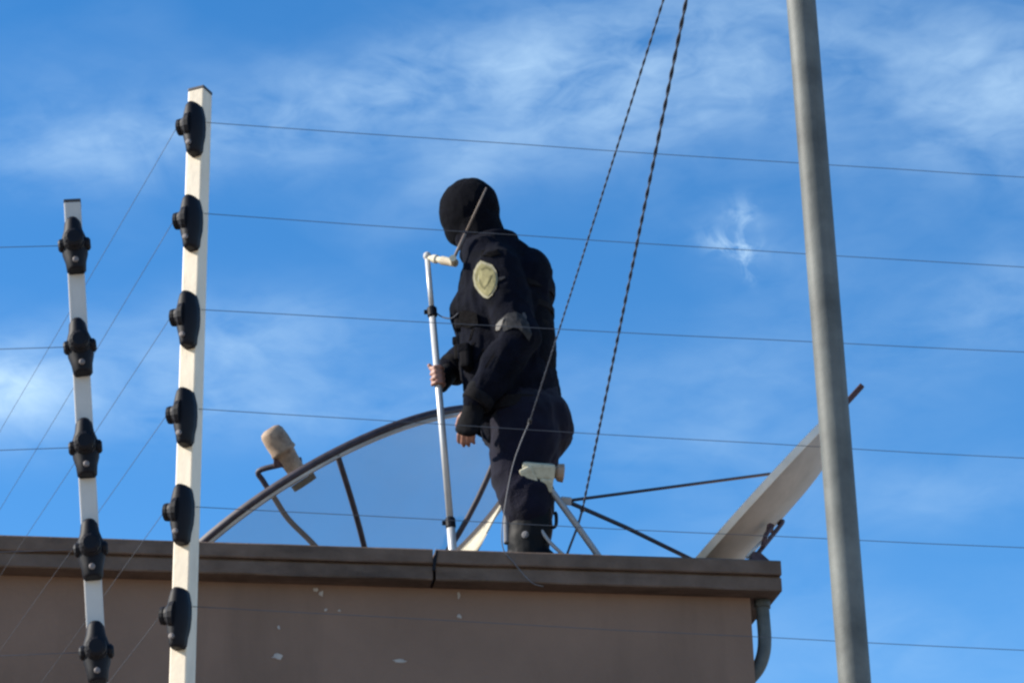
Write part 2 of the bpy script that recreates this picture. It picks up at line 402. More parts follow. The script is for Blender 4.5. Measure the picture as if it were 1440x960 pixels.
lp_h = [h for h in lp_h if h > .1]
post2 = fence_post(LPB, LP_TOP, R_(7), .030, M_white2, lp_h, False, 'shorter leaning greyish fence post with diamond-shaped black insulators')
# two more posts beyond the frame hold the far ends of the wires
post3 = fence_post((TPR.x, TPR.y, ZB), (TPR.x, TPR.y, tp_top), R_(-5), .0335, M_white, [h - ZB for h in tp_h], True,
                   'white fence post at the far end of the wires that pass behind the metal pole')
# fence wires
def wire(label, p0, p1, sag, group, r=.00065):
    p0, p1 = Vector(p0), Vector(p1); pts = []
    for i in range(25):
        t = i / 24; p = p0.lerp(p1, t); p.z -= sag * 4 * t * (1 - t); p.z += noise.noise(p * 3.3) * .0015; pts.append(p)
    bm = bmesh.new(); tube(bm, pts, r, 6); tag(obj('fence_wire', bm, M_wire, None), label, 'fence wire', group)
ordn = ['top', 'second', 'third', 'fourth', 'fifth', 'lowest']
ends = [242, 368, 487, 636, 762, 905]
rt_side = Vector((math.cos(YAW1), math.sin(YAW1), 0))
for i, z in enumerate(tp_h):
    p0 = TP + rt_side * .017; p0.z = atY(300, (174.5, 302.5, 437, 576, 713, 853)[i], 4.3).z
    q = atZ(1440, ends[i], p0.z); d = (q - p0); d.z = 0
    f = (TPR - TP).length / d.length; p1 = p0 + d * f
    wire(['topmost', 'second from the top', 'third from the top', 'fourth from the top', 'fifth from the top', 'lowest'][i] +
         ' wire strung from the tall white post past the metal pole', p0, p1, .012, 'wires from the tall post along the house front')
knob = Matrix.Rotation(YAW1, 3, 'Z') @ Vector((-.025, -.0385, .005))
starts = [((245, 186), (0, 590)), ((238, 320), (0, 712)), ((228, 452), (38, 742)), ((222, 590), (145, 706)), ((218, 728), (120, 880)), ((212, 874), (110, 1025))]
for i, z in enumerate(tp_h):
    p0 = TP + knob; p0.z = z + .007
    q = atZ(*starts[i][1], p0.z); d = q - p0; d.z = 0
    hd = math.atan2(d.y, d.x); hd = .5 * hd + .5 * H2
    p1 = p0 + Vector((math.cos(hd), math.sin(hd), 0)) * 3.85
    wire(['topmost', 'second from the top', 'third from the top', 'fourth from the top', 'fifth from the top', 'lowest'][i] +
         ' wire slanting back from the tall white post past the leaning post', p0, p1, .01, 'wires from the tall post back towards the house', r=.0006)
for i, h in enumerate(lp_h[:5]):
    p0 = LPB + ax2 * h + Vector((-.024, -.022, .003)); p1 = p0 + Vector((-2.5, .03 + .02 * i, 0))
    wire(['topmost', 'second from the top', 'third from the top', 'fourth from the top', 'lowest'][i] +
         ' wire leading from the leaning post away from the tall post', p0, p1, -.002, 'wires of the leaning post')

# ------------------------------------------------------------------ galvanised pole
PP = Vector((.5335, 4.0, 0)); PT = 4.86
pole = empty('metal_pole', PP); tag(pole, 'tall round galvanised metal pole standing in front of the fence wires', 'pole')
bm = bmesh.new(); tube(bm, [(0, 0, z) for z in (0, 1, 2, 3, 4, PT)], .0262, 28); obj('shaft', bm, M_galv, pole)
bm = bmesh.new(); lathe(bm, (0, 0, PT + .001), (0, 0, 1), [(0, .029), (.012, .029), (.022, .02), (.026, .002)], 20); obj('top_cap', bm, M_cap, pole)
bm = bmesh.new(); box(bm, (0, 0, .006), .2, .2, .012); obj('base_plate', bm, M_galv, pole)
T1, T2 = atY(1073, -450, 3.985), atY(1056, -452, 4.0)
bm = bmesh.new(); lathe(bm, (0, 0, T1.z - .03), (0, 0, 1), [(0, .0285), (.03, .0285)], 20); obj('cable_band', bm, M_cap, pole)
bm = bmesh.new(); tube(bm, [(-.026, 0, T1.z - .012), (T2.x - PP.x - .004, 0, T2.z - .01), (T2.x - PP.x - .004, 0, T2.z + .004)], .004, 8); obj('cable_hook', bm, M_cap, pole)

# ------------------------------------------------------------------ twisted drop cables
def twisted(p0, p1, sag, rad, off, pitch, name_parent):
    p0, p1 = Vector(p0), Vector(p1); L = (p1 - p0).length; n = int(L / pitch * 10)
    t = (p1 - p0).normalized(); a, b = frame_of(t)
    for s in (0, 1):
        pts = []
        for i in range(n + 1):
            k = i / n; ph = 2 * math.pi * (k * L / pitch + noise.noise(Vector((k * 20, p0.x, 0))) * .15) + s * math.pi; p = p0.lerp(p1, k); p.z -= sag * 4 * k * (1 - k)
            pts.append(p + (a * math.cos(ph) + b * math.sin(ph)) * off)
        bm = bmesh.new(); tube(bm, pts, rad, 6); obj('strand', bm, (M_cable, M_cable2)[s], name_parent)
c1 = empty('drop_cable'); tag(c1, 'twisted cable coming down from above that crosses the person and hangs over the coping', 'cable', 'twisted cables from the metal pole to the roof')
E1 = atY(745, 592, 8.93)
twisted(T1, E1, .01, .0017, .0017, .12, c1)
EDG = lambda px, py, o=0.0: at_plane(px, py, PA - uy * o, uy)     # a point on the front face of the coping
bm = bmesh.new(); tube(bm, smooth_path([E1, atY(733, 620, 8.93), atY(721, 655, 8.93), atY(711, 705, 8.93), atY(706, 745, 8.95), EDG(708, 772, .004), EDG(722, 790, .004),
                                        EDG(737, 808, .004), EDG(750, 820, -.004), EDG(764, 824, -.03)], 6), .0021, 8); obj('tail_wire', bm, M_tail, c1)
bm = bmesh.new(); lathe(bm, E1, (E1 - T1), [(-.03, .006), (-.02, .0075), (.02, .0075), (.03, .005)], 10); obj('clamp', bm, M_pad, c1)
c2 = empty('drop_cable'); tag(c2, 'twisted cable coming down from above to the roof beside the cream dish feed', 'cable', 'twisted cables from the metal pole to the roof')
E2 = atY(819, 716, 9.12)
twisted(T2, E2, .008, .0025, .0026, .17, c2)
bm = bmesh.new(); tube(bm, smooth_path([E2, atY(812, 740, 9.14), atY(800, 772, 9.17), atY(790, 800, 9.2)], 5), .0045, 8); obj('tail_wire', bm, M_cable2, c2)
bm = bmesh.new(); lathe(bm, E2, (E2 - T2), [(-.02, .006), (-.012, .009), (.012, .009), (.02, .006)], 10); obj('clamp', bm, M_cable, c2)

# ------------------------------------------------------------------ big mesh dish
K = 1.06
def sc(p): return EYE + (Vector(p) - EYE) * K            # the fitted dish, moved back along with its size
HUB = sc((-.5895, 10.0, 4.801)); DR, DD = .9525 * K, .3595 * K
DN = Vector((-.51430, .02794, .85715)).normalized()
da = DN.cross(Vector((0, 1, 0))).normalized(); db = DN.cross(da)
def bowl(t, s, lift=0.0):
    """point on the paraboloid at angle t (degrees), s = 0..1 from hub to rim"""
    t = R_(t); return HUB + (da * math.cos(t) + db * math.sin(t)) * (DR * s) + DN * (DD * s * s + lift)
dish = empty('mesh_dish', (HUB.x, HUB.y, ZC - .04)); tag(dish, 'large see-through wire mesh satellite dish with dark rim and ribs on the roof', 'satellite dish')
DI = Vector((-HUB.x, -HUB.y, -(ZC - .04)))
def dobj(name, bm, mt, parent=dish):
    bmesh.ops.translate(bm, verts=bm.verts, vec=DI); return obj(name, bm, mt, parent)
NR, T0 = 6, 98
ribs = [T0 + k * 360 / NR for k in range(NR)]
for t in ribs:                                           # one mesh panel from rib to rib
    bm = bmesh.new(); n, q = 12, 9
    grid = [[bm.verts.new(bowl(t + .3 + (360 / NR - .6) * i / n, .07 + .92 * j / q)) for j in range(q + 1)] for i in range(n + 1)]
    for i in range(n):
        for j in range(q): bm.faces.new((grid[i][j], grid[i + 1][j], grid[i + 1][j + 1], grid[i][j + 1])).smooth = True
    dobj('mesh_panel', bm, M_mesh)
for t in ribs:
    bm = bmesh.new(); pts = [bowl(t, .06 + .94 * j / 12, -.012) for j in range(13)]; tube(bm, pts, .0125, 8); dobj('rib', bm, M_rib)
bm = bmesh.new(); n = 96
for i in range(n):                                       # rim: a flat band with a lip
    pass
ringdef = [(0, .012, -.016), (0, .016, .012), (0, -.004, .012), (0, -.006, -.016)]
rr = []
for i in range(n):
    t = 360 * i / n; rad = (da * math.cos(R_(t)) + db * math.sin(R_(t))); p = bowl(t, 1)
    rr.append([bm.verts.new(p + rad * o + DN * h) for _, o, h in ringdef])
for i in range(n):
    for j in range(4): bm.faces.new((rr[i][j], rr[(i + 1) % n][j], rr[(i + 1) % n][(j + 1) % 4], rr[i][(j + 1) % 4])).smooth = (j == 0)
rim = dobj('rim', bm, M_rib)
bm = bmesh.new(); rr = []
for i in range(n):
    t = 360 * i / n; rad = (da * math.cos(R_(t)) + db * math.sin(R_(t))); p = bowl(t, 1)
    rr.append([bm.verts.new(p + rad * o + DN * h) for o, h in ((.006, -.017), (.004, -.028), (-.010, -.028), (-.008, -.017))])
for i in range(n):
    for j in range(4): bm.faces.new((rr[i][j], rr[(i + 1) % n][j], rr[(i + 1) % n][(j + 1) % 4], rr[i][(j + 1) % 4]))
dobj('rim_lip', bm, M_rimlight)
bm = bmesh.new(); lathe(bm, HUB, -DN, [(-.02, .085), (.0, .095), (.05, .08), (.09, .05)], 20); dobj('hub', bm, M_rib)
bm = bmesh.new(); tube(bm, [(HUB.x + .03, HUB.y, ZC - .04), (HUB.x + .03, HUB.y, HUB.z - .06)], .045, 14); dobj('mast', bm, M_rib)
bm = bmesh.new(); box(bm, (HUB.x + .03, HUB.y, ZC - .034), .3, .3, .012); dobj('base_plate', bm, M_rib)
# cream plate added to stand for sunlit mesh, low side, inside the rim
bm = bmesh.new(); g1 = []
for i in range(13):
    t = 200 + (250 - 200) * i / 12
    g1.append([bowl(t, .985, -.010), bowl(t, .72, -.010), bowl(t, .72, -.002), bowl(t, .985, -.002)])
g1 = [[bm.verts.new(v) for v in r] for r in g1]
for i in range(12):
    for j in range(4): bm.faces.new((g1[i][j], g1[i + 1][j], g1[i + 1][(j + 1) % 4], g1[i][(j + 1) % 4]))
bm.faces.new(g1[0]); bm.faces.new(g1[-1][::-1]); eo = dobj('sunlit_mesh_plate', bm, M_cream)
# feed: bent tube from the hub to a tan head looking back at the bowl
def depth_pt(px, py, k):                                 # point on the pixel ray at the dish's depth + k metres along the view
    d = ray(px, py); return EYE + d * (((HUB + DN * .3 * K - EYE).dot(FW) + k) / d.dot(FW))
FT = depth_pt(381, 607, .0); FB = depth_pt(421, 668, .0); fax = (FB - FT).normalized(); fl = (FB - FT).length
feed = None
bm = bmesh.new()
lathe(bm, FT, fax, [(-.016, .026), (-.008, .045), (.008, .053), (.05, .056), (.085, .055), (.095, .058), (.105, .058), (.11, .047), (.14, .043), (fl - .03, .040), (fl, .037)], 18)
for f in bm.faces: f.smooth = True
feed = dobj('feed_head', bm, M_tan)
bm = bmesh.new(); lathe(bm, FB, fax, [(-.005, .036), (.0, .060), (.016, .064), (.020, .060), (.021, .03)], 20); dobj('scalar_ring', bm, M_lnb, feed)
bm = bmesh.new(); lathe(bm, FB, fax, [(.022, .058), (.05, .056), (.052, .03)], 20); dobj('feed_mouth', bm, M_black, feed)
sidev = fax.cross(FW).normalized()
bm = bmesh.new(); box(bm, FT + fax * (fl * .55) - RT * .03 - UP * .02, .05, .06, .05, (RT, UP, FW), bev=.006); dobj('bracket', bm, M_rust, feed)
bm = bmesh.new(); tube(bm, smooth_path([depth_pt(424, 646, .02), depth_pt(395, 653, .03), depth_pt(364, 662, .05), depth_pt(370, 676, .06), depth_pt(386, 700, .06), depth_pt(406, 730, .06), depth_pt(440, 764, .05), depth_pt(480, 810, .03), HUB + DN * .02], 5), .0125, 10)
dobj('feed_support', bm, M_rib)
# black lead hanging from the rib over the coping
ca = empty('hanging_lead'); tag(ca, 'short black lead hanging from the mesh dish over the coping', 'cable')
bm = bmesh.new(); tube(bm, smooth_path([EDG(614, 774, .003), EDG(612.5, 782, .003), EDG(611, 792, .004), EDG(610, 802, .002)], 5), .006, 8); obj('lead', bm, M_black, ca)

# ------------------------------------------------------------------ solid dish seen edge-on
YD = 9.72
d2c = atY(1060, 712, YD)
t2 = (RT * .672 + UP * .741).normalized(); n2 = (-RT * .741 + UP * .672 + FW * .15).normalized()
w2 = n2.cross(t2).normalized(); t2 = w2.cross(n2).normalized()
tipp = at_plane(1184, 570, d2c, FW); R2L = (tipp - d2c).dot(t2) ; R2W = .54
dish2 = empty('solid_dish', (d2c.x, d2c.y, ZC - .04)); tag(dish2, 'grey solid satellite dish seen edge-on, tilted up beside the metal pole', 'satellite dish')
D2I = Vector((-d2c.x, -d2c.y, -(ZC - .04)))
def d2obj(name, bm, mt, parent=dish2):
    bmesh.ops.translate(bm, verts=bm.verts, vec=D2I); return obj(name, bm, mt, parent)
DEP = .105
def d2p(t, s, lift=0.0): return d2c + t2 * (math.cos(t) * R2L * s) + w2 * (math.sin(t) * R2W * s) - n2 * (DEP * (1 - s ** 4) - lift)
bm = bmesh.new(); n, q = 64, 10; gr = []
for side, off in ((0, 0.0), (1, -.008)):
    gr.append([[bm.verts.new(d2p(2 * math.pi * i / n, max(.002, j / q), off)) for j in range(q + 1)] for i in range(n)])
for sgr in gr:
    for i in range(n):
        for j in range(q): bm.faces.new((sgr[i][j], sgr[(i + 1) % n][j], sgr[(i + 1) % n][j + 1], sgr[i][j + 1])).smooth = True
for i in range(n): bm.faces.new((gr[0][i][q], gr[0][(i + 1) % n][q], gr[1][(i + 1) % n][q], gr[1][i][q]))
d2obj('reflector', bm, M_dish)
bm = bmesh.new(); rr = []
for i in range(n):
    t = 2 * math.pi * i / n; p = d2p(t, 1); rad = (t2 * math.cos(t) + w2 * math.sin(t))
    rr.append([bm.verts.new(p + rad * o + n2 * h) for o, h in ((.002, -.012), (.012, -.010), (.012, .016), (.002, .018))])
for i in range(n):
    for j in range(4): bm.faces.new((rr[i][j], rr[(i + 1) % n][j], rr[(i + 1) % n][(j + 1) % 4], rr[i][(j + 1) % 4]))
d2obj('rim', bm, M_dishrim)
bm = bmesh.new(); box(bm, d2c + t2 * (R2L + .045) + n2 * .004, .14, .05, .022, (t2, w2, n2), bev=.004); d2obj('rim_clip', bm, M_rust)
# mount behind: foot on the roof corner, post, two bolts
foot = loc(atY(1080, 783, 9.28)); fw = atY(1067, 790, 9.30); fw.z = ZC - .0
bm = bmesh.new(); k4 = [(-.055, -.06), (.055, -.06), (.055, .06), (-.055, .06)]; fz = ZC + .001
v0 = [bm.verts.new(fw + ux * a + uy * b + Vector((0, 0, fz - fw.z))) for a, b in k4]; v1 = [bm.verts.new(fw + ux * (a * .25 - .012) + uy * b * .3 + Vector((0, 0, fz - fw.z + .075))) for a, b in k4]
bm.faces.new(v0); bm.faces.new(v1)
for j in range(4): bm.faces.new((v0[j], v0[(j + 1) % 4], v1[(j + 1) % 4], v1[j]))
d2obj('mount_foot', bm, M_rust)
def v2(px, py, y): return atY(px, py, y)
bm = bmesh.new(); tube(bm, [v2(1072, 770, 9.30), v2(1077, 752, 9.34), v2(1086, 738, 9.38)], .009, 8); d2obj('mount_bolt', bm, M_rust)
bm = bmesh.new(); tube(bm, [v2(1050, 784, 9.32), v2(1064, 768, 9.33), v2(1078, 755, 9.36)], .007, 8); d2obj('mount_bolt', bm, M_alu)
bm = bmesh.new(); lathe(bm, v2(1083, 742, 9.38), (0, -1, .2), [(-.015, .014), (.015, .014)], 10); d2obj('mount_clamp', bm, M_rust)
bm = bmesh.new(); pb = fw + Vector((0, 0, .06)); tube(bm, smooth_path([pb, pb + Vector((0, .06, .03)), d2p(0, .02) - n2 * .03 + Vector((0, -.05, 0)), d2p(0, .02) - n2 * .01], 4), .009, 12); d2obj('mount_arm', bm, M_rust)
# feed on its legs
YF = 9.10
fd = atY(764, 664, YF)
bm = bmesh.new(); fxa = (RT * 1 - UP * .10).normalized(); fua = fxa.cross(-FW).normalized(); fua = -fua if fua.dot(UP) < 0 else fua
fwa = fxa.cross(fua)
box(bm, atY(757, 662, YF), .125, .085, .062, (fxa, fwa, fua), bev=.012)
bx = obj_l = None
lnb = d2obj('feed_body', bm, M_lnb)
bm = bmesh.new(); box(bm, atY(744, 665, YF - .005) - fua * .012, .05, .092, .075, ((RT * .9 + UP * .43).normalized(), fwa, (UP * .9 - RT * .43).normalized()), bev=.008); d2obj('feed_cover', bm, M_lnb, lnb)
bm = bmesh.new(); lathe(bm, atY(772, 663, YF), fxa, [(0, .020), (.025, .022), (.034, .034), (.055, .036), (.058, .022)], 14); d2obj('feed_horn', bm, M_tan, lnb)
bm = bmesh.new(); box(bm, atY(768, 682, YF), .05, .05, .05, (fxa, fwa, fua), bev=.006); d2obj('feed_clamp', bm, M_lnb, lnb)
legP = [atY(768, 680, YF), atY(795, 716, YF + .02), atY(842, 782, YF + .06), atY(852, 797, YF + .07)]
bm = bmesh.new(); tube(bm, smooth_path(legP, 4), .0125, 10); d2obj('feed_arm', bm, M_grey)
legP = [atY(778, 688, YF + .03), atY(806, 722, YF + .08), atY(845, 776, YF + .14), atY(860, 800, YF + .16)]
J = atY(796, 704, YF + .03)
bm = bmesh.new(); box(bm, J, .04, .03, .03, (fxa, fwa, fua), bev=.004); d2obj('stay_clamp', bm, M_grey)
bm = bmesh.new(); tube(bm, [J, at_plane(1083, 666, d2c + w2 * 0, FW)], .0062, 8); d2obj('stay', bm, M_cable)
bm = bmesh.new(); tube(bm, [J, atY(880, 741, 9.3), atY(968, 784, 9.45), atY(985, 792, 9.5)], .0085, 8); d2obj('stay', bm, M_cable)
bm = bmesh.new(); tube(bm, smooth_path([atY(755, 676, YF), atY(753, 705, YF - .005), atY(757, 735, YF - .01), atY(770, 758, YF - .01), atY(788, 776, YF - .01), atY(800, 786, YF + .02)], 5), .0075, 8); d2obj('feed_lead', bm, M_grey)

# ------------------------------------------------------------------ person
YP = 9.25; ZR = ZC - .04
def P(px, py, dy=0.0): return atY(px, py, YP + dy)
PORG = P(742, 800, 0); PORG.z = ZR
person = empty('person', PORG)
tag(person, 'person in black balaclava and dark navy uniform standing on the roof edge holding a pole', 'person')
def limb(bm, pts, flat=None, n=16):
    """closed swept body piece: pts = (point, radius) or (point, radius across, radius along 'flat'); rounded ends"""
    V = [Vector(p[0]) for p in pts]; k = len(V)
    def rad(i): return (pts[i][1], pts[i][2] if len(pts[i]) > 2 else pts[i][1])
    rings = []; seq = []
    t0 = (V[1] - V[0]).normalized(); t1 = (V[-1] - V[-2]).normalized()
    for f in (.95, .75, .4): seq.append((V[0] - t0 * (min(rad(0)) * f), math.sqrt(1 - f * f), 0, t0))
    for i in range(k): seq.append((V[i], 1, i, (V[min(i + 1, k - 1)] - V[max(i - 1, 0)]).normalized()))
    for f in (.4, .75, .95): seq.append((V[-1] + t1 * (min(rad(k - 1)) * f), math.sqrt(1 - f * f), k - 1, t1))
    a = None
    for (p, s, i, t) in seq:
        if flat is not None:
            b = (flat - t * flat.dot(t)).normalized(); a = b.cross(t)
        elif a is None: a, b = frame_of(t)
        else:
            a = (a - t * a.dot(t)).normalized(); b = t.cross(a)
        ra, rb = rad(i)
        rings.append([bm.verts.new(p + a * (math.cos(2 * math.pi * j / n) * ra * s) + b * (math.sin(2 * math.pi * j / n) * rb * s)) for j in range(n)])
    for i in range(len(rings) - 1):
        for j in range(n): bm.faces.new((rings[i][j], rings[i][(j + 1) % n], rings[i + 1][(j + 1) % n], rings[i + 1][j]))
    bm.faces.new(rings[0][::-1]); bm.faces.new(rings[-1])
def ball(bm, c, rx, ry, rz, ax=None):
    ax = ax or (Vector((1, 0, 0)), Vector((0, 1, 0)), Vector((0, 0, 1)))
    M4 = Matrix((ax[0] * rx, ax[1] * ry, ax[2] * rz)).transposed().to_4x4(); M4.translation = Vector(c)
    bmesh.ops.create_icosphere(bm, subdivisions=3, radius=1, matrix=M4)
def fuse(name, bm, mt, voxel, smooth_n=4, wrinkle=None, parent=person, cut=None):
    """union of the closed pieces in bm as one continuous surface"""
    bmesh.ops.recalc_face_normals(bm, faces=bm.faces)
    bmesh.ops.translate(bm, verts=bm.verts, vec=-PORG)
    me = bpy.data.meshes.new('tmp'); bm.to_mesh(me); bm.free(); o = bpy.data.objects.new('tmp', me); C.objects.link(o)
    r = o.modifiers.new('r', 'REMESH'); r.mode = 'VOXEL'; r.voxel_size = voxel
    if smooth_n: s_ = o.modifiers.new('s', 'SMOOTH'); s_.factor = .5; s_.iterations = smooth_n
    bpy.context.view_layer.update(); dg = bpy.context.evaluated_depsgraph_get()
    me2 = bpy.data.meshes.new_from_object(o.evaluated_get(dg)); bpy.data.objects.remove(o); bpy.data.meshes.remove(me)
    me2.name = name
    if wrinkle:
        ns = [v.normal.copy() for v in me2.vertices]
        for v, nn in zip(me2.vertices, ns): v.co += nn * wrinkle(v.co + PORG)
    return link(name, me2, mt, parent, True)
def part(name, bm, mt, parent=person):
    bmesh.ops.translate(bm, verts=bm.verts, vec=-PORG); return obj(name, bm, mt, parent)

FACE = Vector((-.86, .50, -.06)).normalized(); FSIDE = FACE.cross(Vector((0, 0, 1))).normalized(); FUP = FSIDE.cross(FACE)
BF = Vector((-.93, .36, 0)).normalized(); BS = Vector((BF.y, -BF.x, 0)).normalized()     # body forward and its left... right side
if BS.y > 0: BS = -BS                                       # BS points to the camera: the person's left side
HC = P(660, 298, .0)
shN, shF = P(700, 378, -0.158), P(695, 372, 0.158)
elN, wrN, haN = P(731, 476, -0.214), P(668, 568, -0.205), P(655, 602, -0.195)
elF, wrF, haF = P(672, 492, 0.186), P(634, 520, 0.121), P(613, 524, 0.093)
hipN, knN, anN = P(735, 585, -0.084), P(726, 672, -0.093), P(744, 795, -0.102)
hipF, knF, anF = P(735, 585, 0.084), P(732, 672, 0.093), P(744, 795, 0.102)
footz = ZR + .012
def foot_pts(an): a = an.copy(); a.z = ZR + .05; return a, a + BF * .15
POLE_T, POLE_B = P(601, 362, -.02), P(640, 784, -.06); POLE_B.z = ZR + .002
def on_pole(px_y):                                          # the pole's point at that picture height
    k = (px_y - 362) / (784 - 362); return POLE_T.lerp(POLE_B, k)
gripF = on_pole(524)

# --- the body itself: one continuous figure
def fingers_grip(bm, palm, axis, towards, side):
    """four fingers and a thumb closed round a pole through `palm` along `axis`"""
    for i, (o, L) in enumerate(((-.033, .9), (-.011, 1.0), (.011, .97), (.033, .8))):
        c = palm + axis * o; pts = []
        for a_ in (-60, 0, 55, 110, 160):
            pts.append((c + (towards * math.cos(R_(a_)) + side * math.sin(R_(a_))) * (.0235 * (1 if a_ < 120 else .95)), .0092 * (1 if a_ < 100 else .9) * (.9 + .1 * L)))
        limb(bm, pts, n=8)
bm = bmesh.new()
ball(bm, HC, .088, .075, .112, (FACE, FSIDE, FUP))
limb(bm, [(HC - FUP * .02 - FACE * .02, .06), (P(690, 352), .062), (P(700, 385), .07)])
limb(bm, [(P(700, 390), .15, .10), (P(710, 440), .155, .105), (P(718, 510), .14, .10), (P(732, 575), .15, .11), (P(738, 605), .13, .11)], flat=BF)
for a, b, c, d in ((shN, elN, wrN, haN), (shF, elF, wrF, haF)): limb(bm, [(a, .055), (a.lerp(b, .5), .046), (b, .038), (b.lerp(c, .35), .036), (c, .026)])
for h, k, a in ((hipN, knN, anN), (hipF, knF, anF)):
    limb(bm, [(h, .085), (h.lerp(k, .5), .072), (k, .052), (k.lerp(a, .35), .052), (a, .036)])
    f0, f1 = foot_pts(a); limb(bm, [(a, .036), (f0 - BF * .02, .036)]); limb(bm, [(f0 - BF * .05, .034), (f0 + BF * .04, .034), (f1, .026)])
# nose, brow under the hood
ball(bm, HC + FACE * .09 - FUP * .02, .02, .013, .022, (FACE, FSIDE, FUP)); ball(bm, HC + FACE * .07 - FUP * .085, .03, .035, .025, (FACE, FSIDE, FUP))
# far hand closed on the pole
pax = (POLE_T - POLE_B).normalized(); tow = (wrF - gripF); tow = (tow - pax * tow.dot(pax)).normalized(); sid = pax.cross(tow)
if sid.dot(-FW) < 0: sid = -sid
pc = gripF + tow * .030 - sid * .010
limb(bm, [(wrF, .026), (pc + tow * .03, .018, .034), (pc, .016, .040)], flat=pax)
fingers_grip(bm, gripF, pax, -tow, sid)
limb(bm, [(pc + pax * .03 - sid * .004, .013), (gripF + tow * .016 - sid * .026 + pax * .045, .011), (gripF - tow * .012 - sid * .026 + pax * .050, .0095)], n=8)
# near hand hanging, lightly curled
hd = (haN - wrN).normalized(); hd = (hd + Vector((-.05, 0, -.4))).normalized(); hs = BS - hd * BS.dot(hd); hs.normalize(); hf = hd.cross(hs)
if hf.dot(BF) < 0: hf = -hf
kn = wrN + hd * .092
limb(bm, [(wrN, .026), (wrN + hd * .03, .018, .034), (kn, .014, .041)], flat=hf)
for i, (o, L) in enumerate(((-.031, .062), (-.0105, .075), (.0105, .08), (.031, .070))):
    p0 = kn + hf * o; c1_ = (hd - hs * .35 + hf * .12).normalized(); c2_ = (hd * .75 - hs * .75 + hf * .15).normalized(); c3_ = (hd * .2 - hs * .95 + hf * .1).normalized()
    p1 = p0 + c1_ * L * .5; p2 = p1 + c2_ * L * .36; p3 = p2 + c3_ * L * .26
    limb(bm, [(p0 - hd * .015, .0098), (p1, .0092), (p2, .0085), (p3, .0074)], n=8)
limb(bm, [(wrN + hd * .03 + hf * .026, .013), (wrN + hd * .06 + hf * .052 - hs * .01, .0112), (wrN + hd * .088 + hf * .058 - hs * .022, .0095)], n=8)
body = fuse('body', bm, M_skin, .0052, 2)

def wr(amp, sc1, sc2, stretch=(1, 1, 1)):
    def f(p):
        p = p + Vector((noise.noise(p * 5), noise.noise(p * 5 + Vector((9, 0, 0))), noise.noise(p * 5 + Vector((0, 9, 0))))) * .05
        q = Vector((p.x * stretch[0], p.y * stretch[1], p.z * stretch[2]))
        a = noise.noise(q * sc1); b = 1 - abs(noise.noise(q * sc2 + Vector((4.1, 2.2, 9.3)))) * 2
        c = 1 - abs(noise.noise(q * sc2 * 2.1 + Vector((1.7, 7.7, 3.3)))) * 2
        return amp * (a * .6 + b * .6 + max(c, 0) ** 2 * .35 - .3)
    return f
# --- jacket
bm = bmesh.new()
limb(bm, [(P(694, 366), .175, .112), (P(706, 392), .205, .158), (P(710, 440), .205, .182), (P(713, 490), .19, .186), (P(716, 530), .182, .180), (P(727, 566), .182, .168), (P(731, 588), .182, .160)], flat=BF, n=24)
ball(bm, P(744, 405), .10, .16, .15); ball(bm, P(682, 440), .132, .15, .15)
limb(bm, [(P(672, 338), .088), (P(692, 350), .098), (P(704, 372), .13)])
for a, b, c, near in ((shN, elN, wrN, 1), (shF, elF, wrF, 0)):
    limb(bm, [(a, .086), (a.lerp(b, .3), .091), (a.lerp(b, .65), .085), (b, .079), (b.lerp(c, .25), .080), (b.lerp(c, .6), .070), (b.lerp(c, .92), .056)])
limb(bm, [(P(692, 355, -0.056), .06), (shN + Vector((0, 0, .012)), .075)]); limb(bm, [(P(692, 355, 0.056), .06), (shF + Vector((0, 0, .012)), .075)])
jacket = fuse('jacket', bm, M_cloth, .0095, 5, wr(.016, 10, 7.5, (1, 1, .8)))
# --- trousers
bm = bmesh.new()
limb(bm, [(P(731, 562), .165, .150), (P(738, 592), .175, .165), (P(742, 615), .165, .168), (P(740, 632), .13, .14)], flat=BF, n=20)
ball(bm, P(768, 598), .105, .15, .13)
for h, k, a in ((hipN, knN, anN), (hipF, knF, anF)):
    limb(bm, [(h - Vector((0, 0, .02)) - BF * .0, .122, .14), (h.lerp(k, .35) - BF * .02, .118, .135), (h.lerp(k, .75) - BF * .005, .102, .110), (k, .096, .100), (k.lerp(a, .25) - BF * .03, .09, .100), (k.lerp(a, .40) - BF * .025, .084, .092)], flat=BF)
trousers = fuse('trousers', bm, M_trous, .0095, 5, wr(.014, 9, 7, (1, 1, .9)))
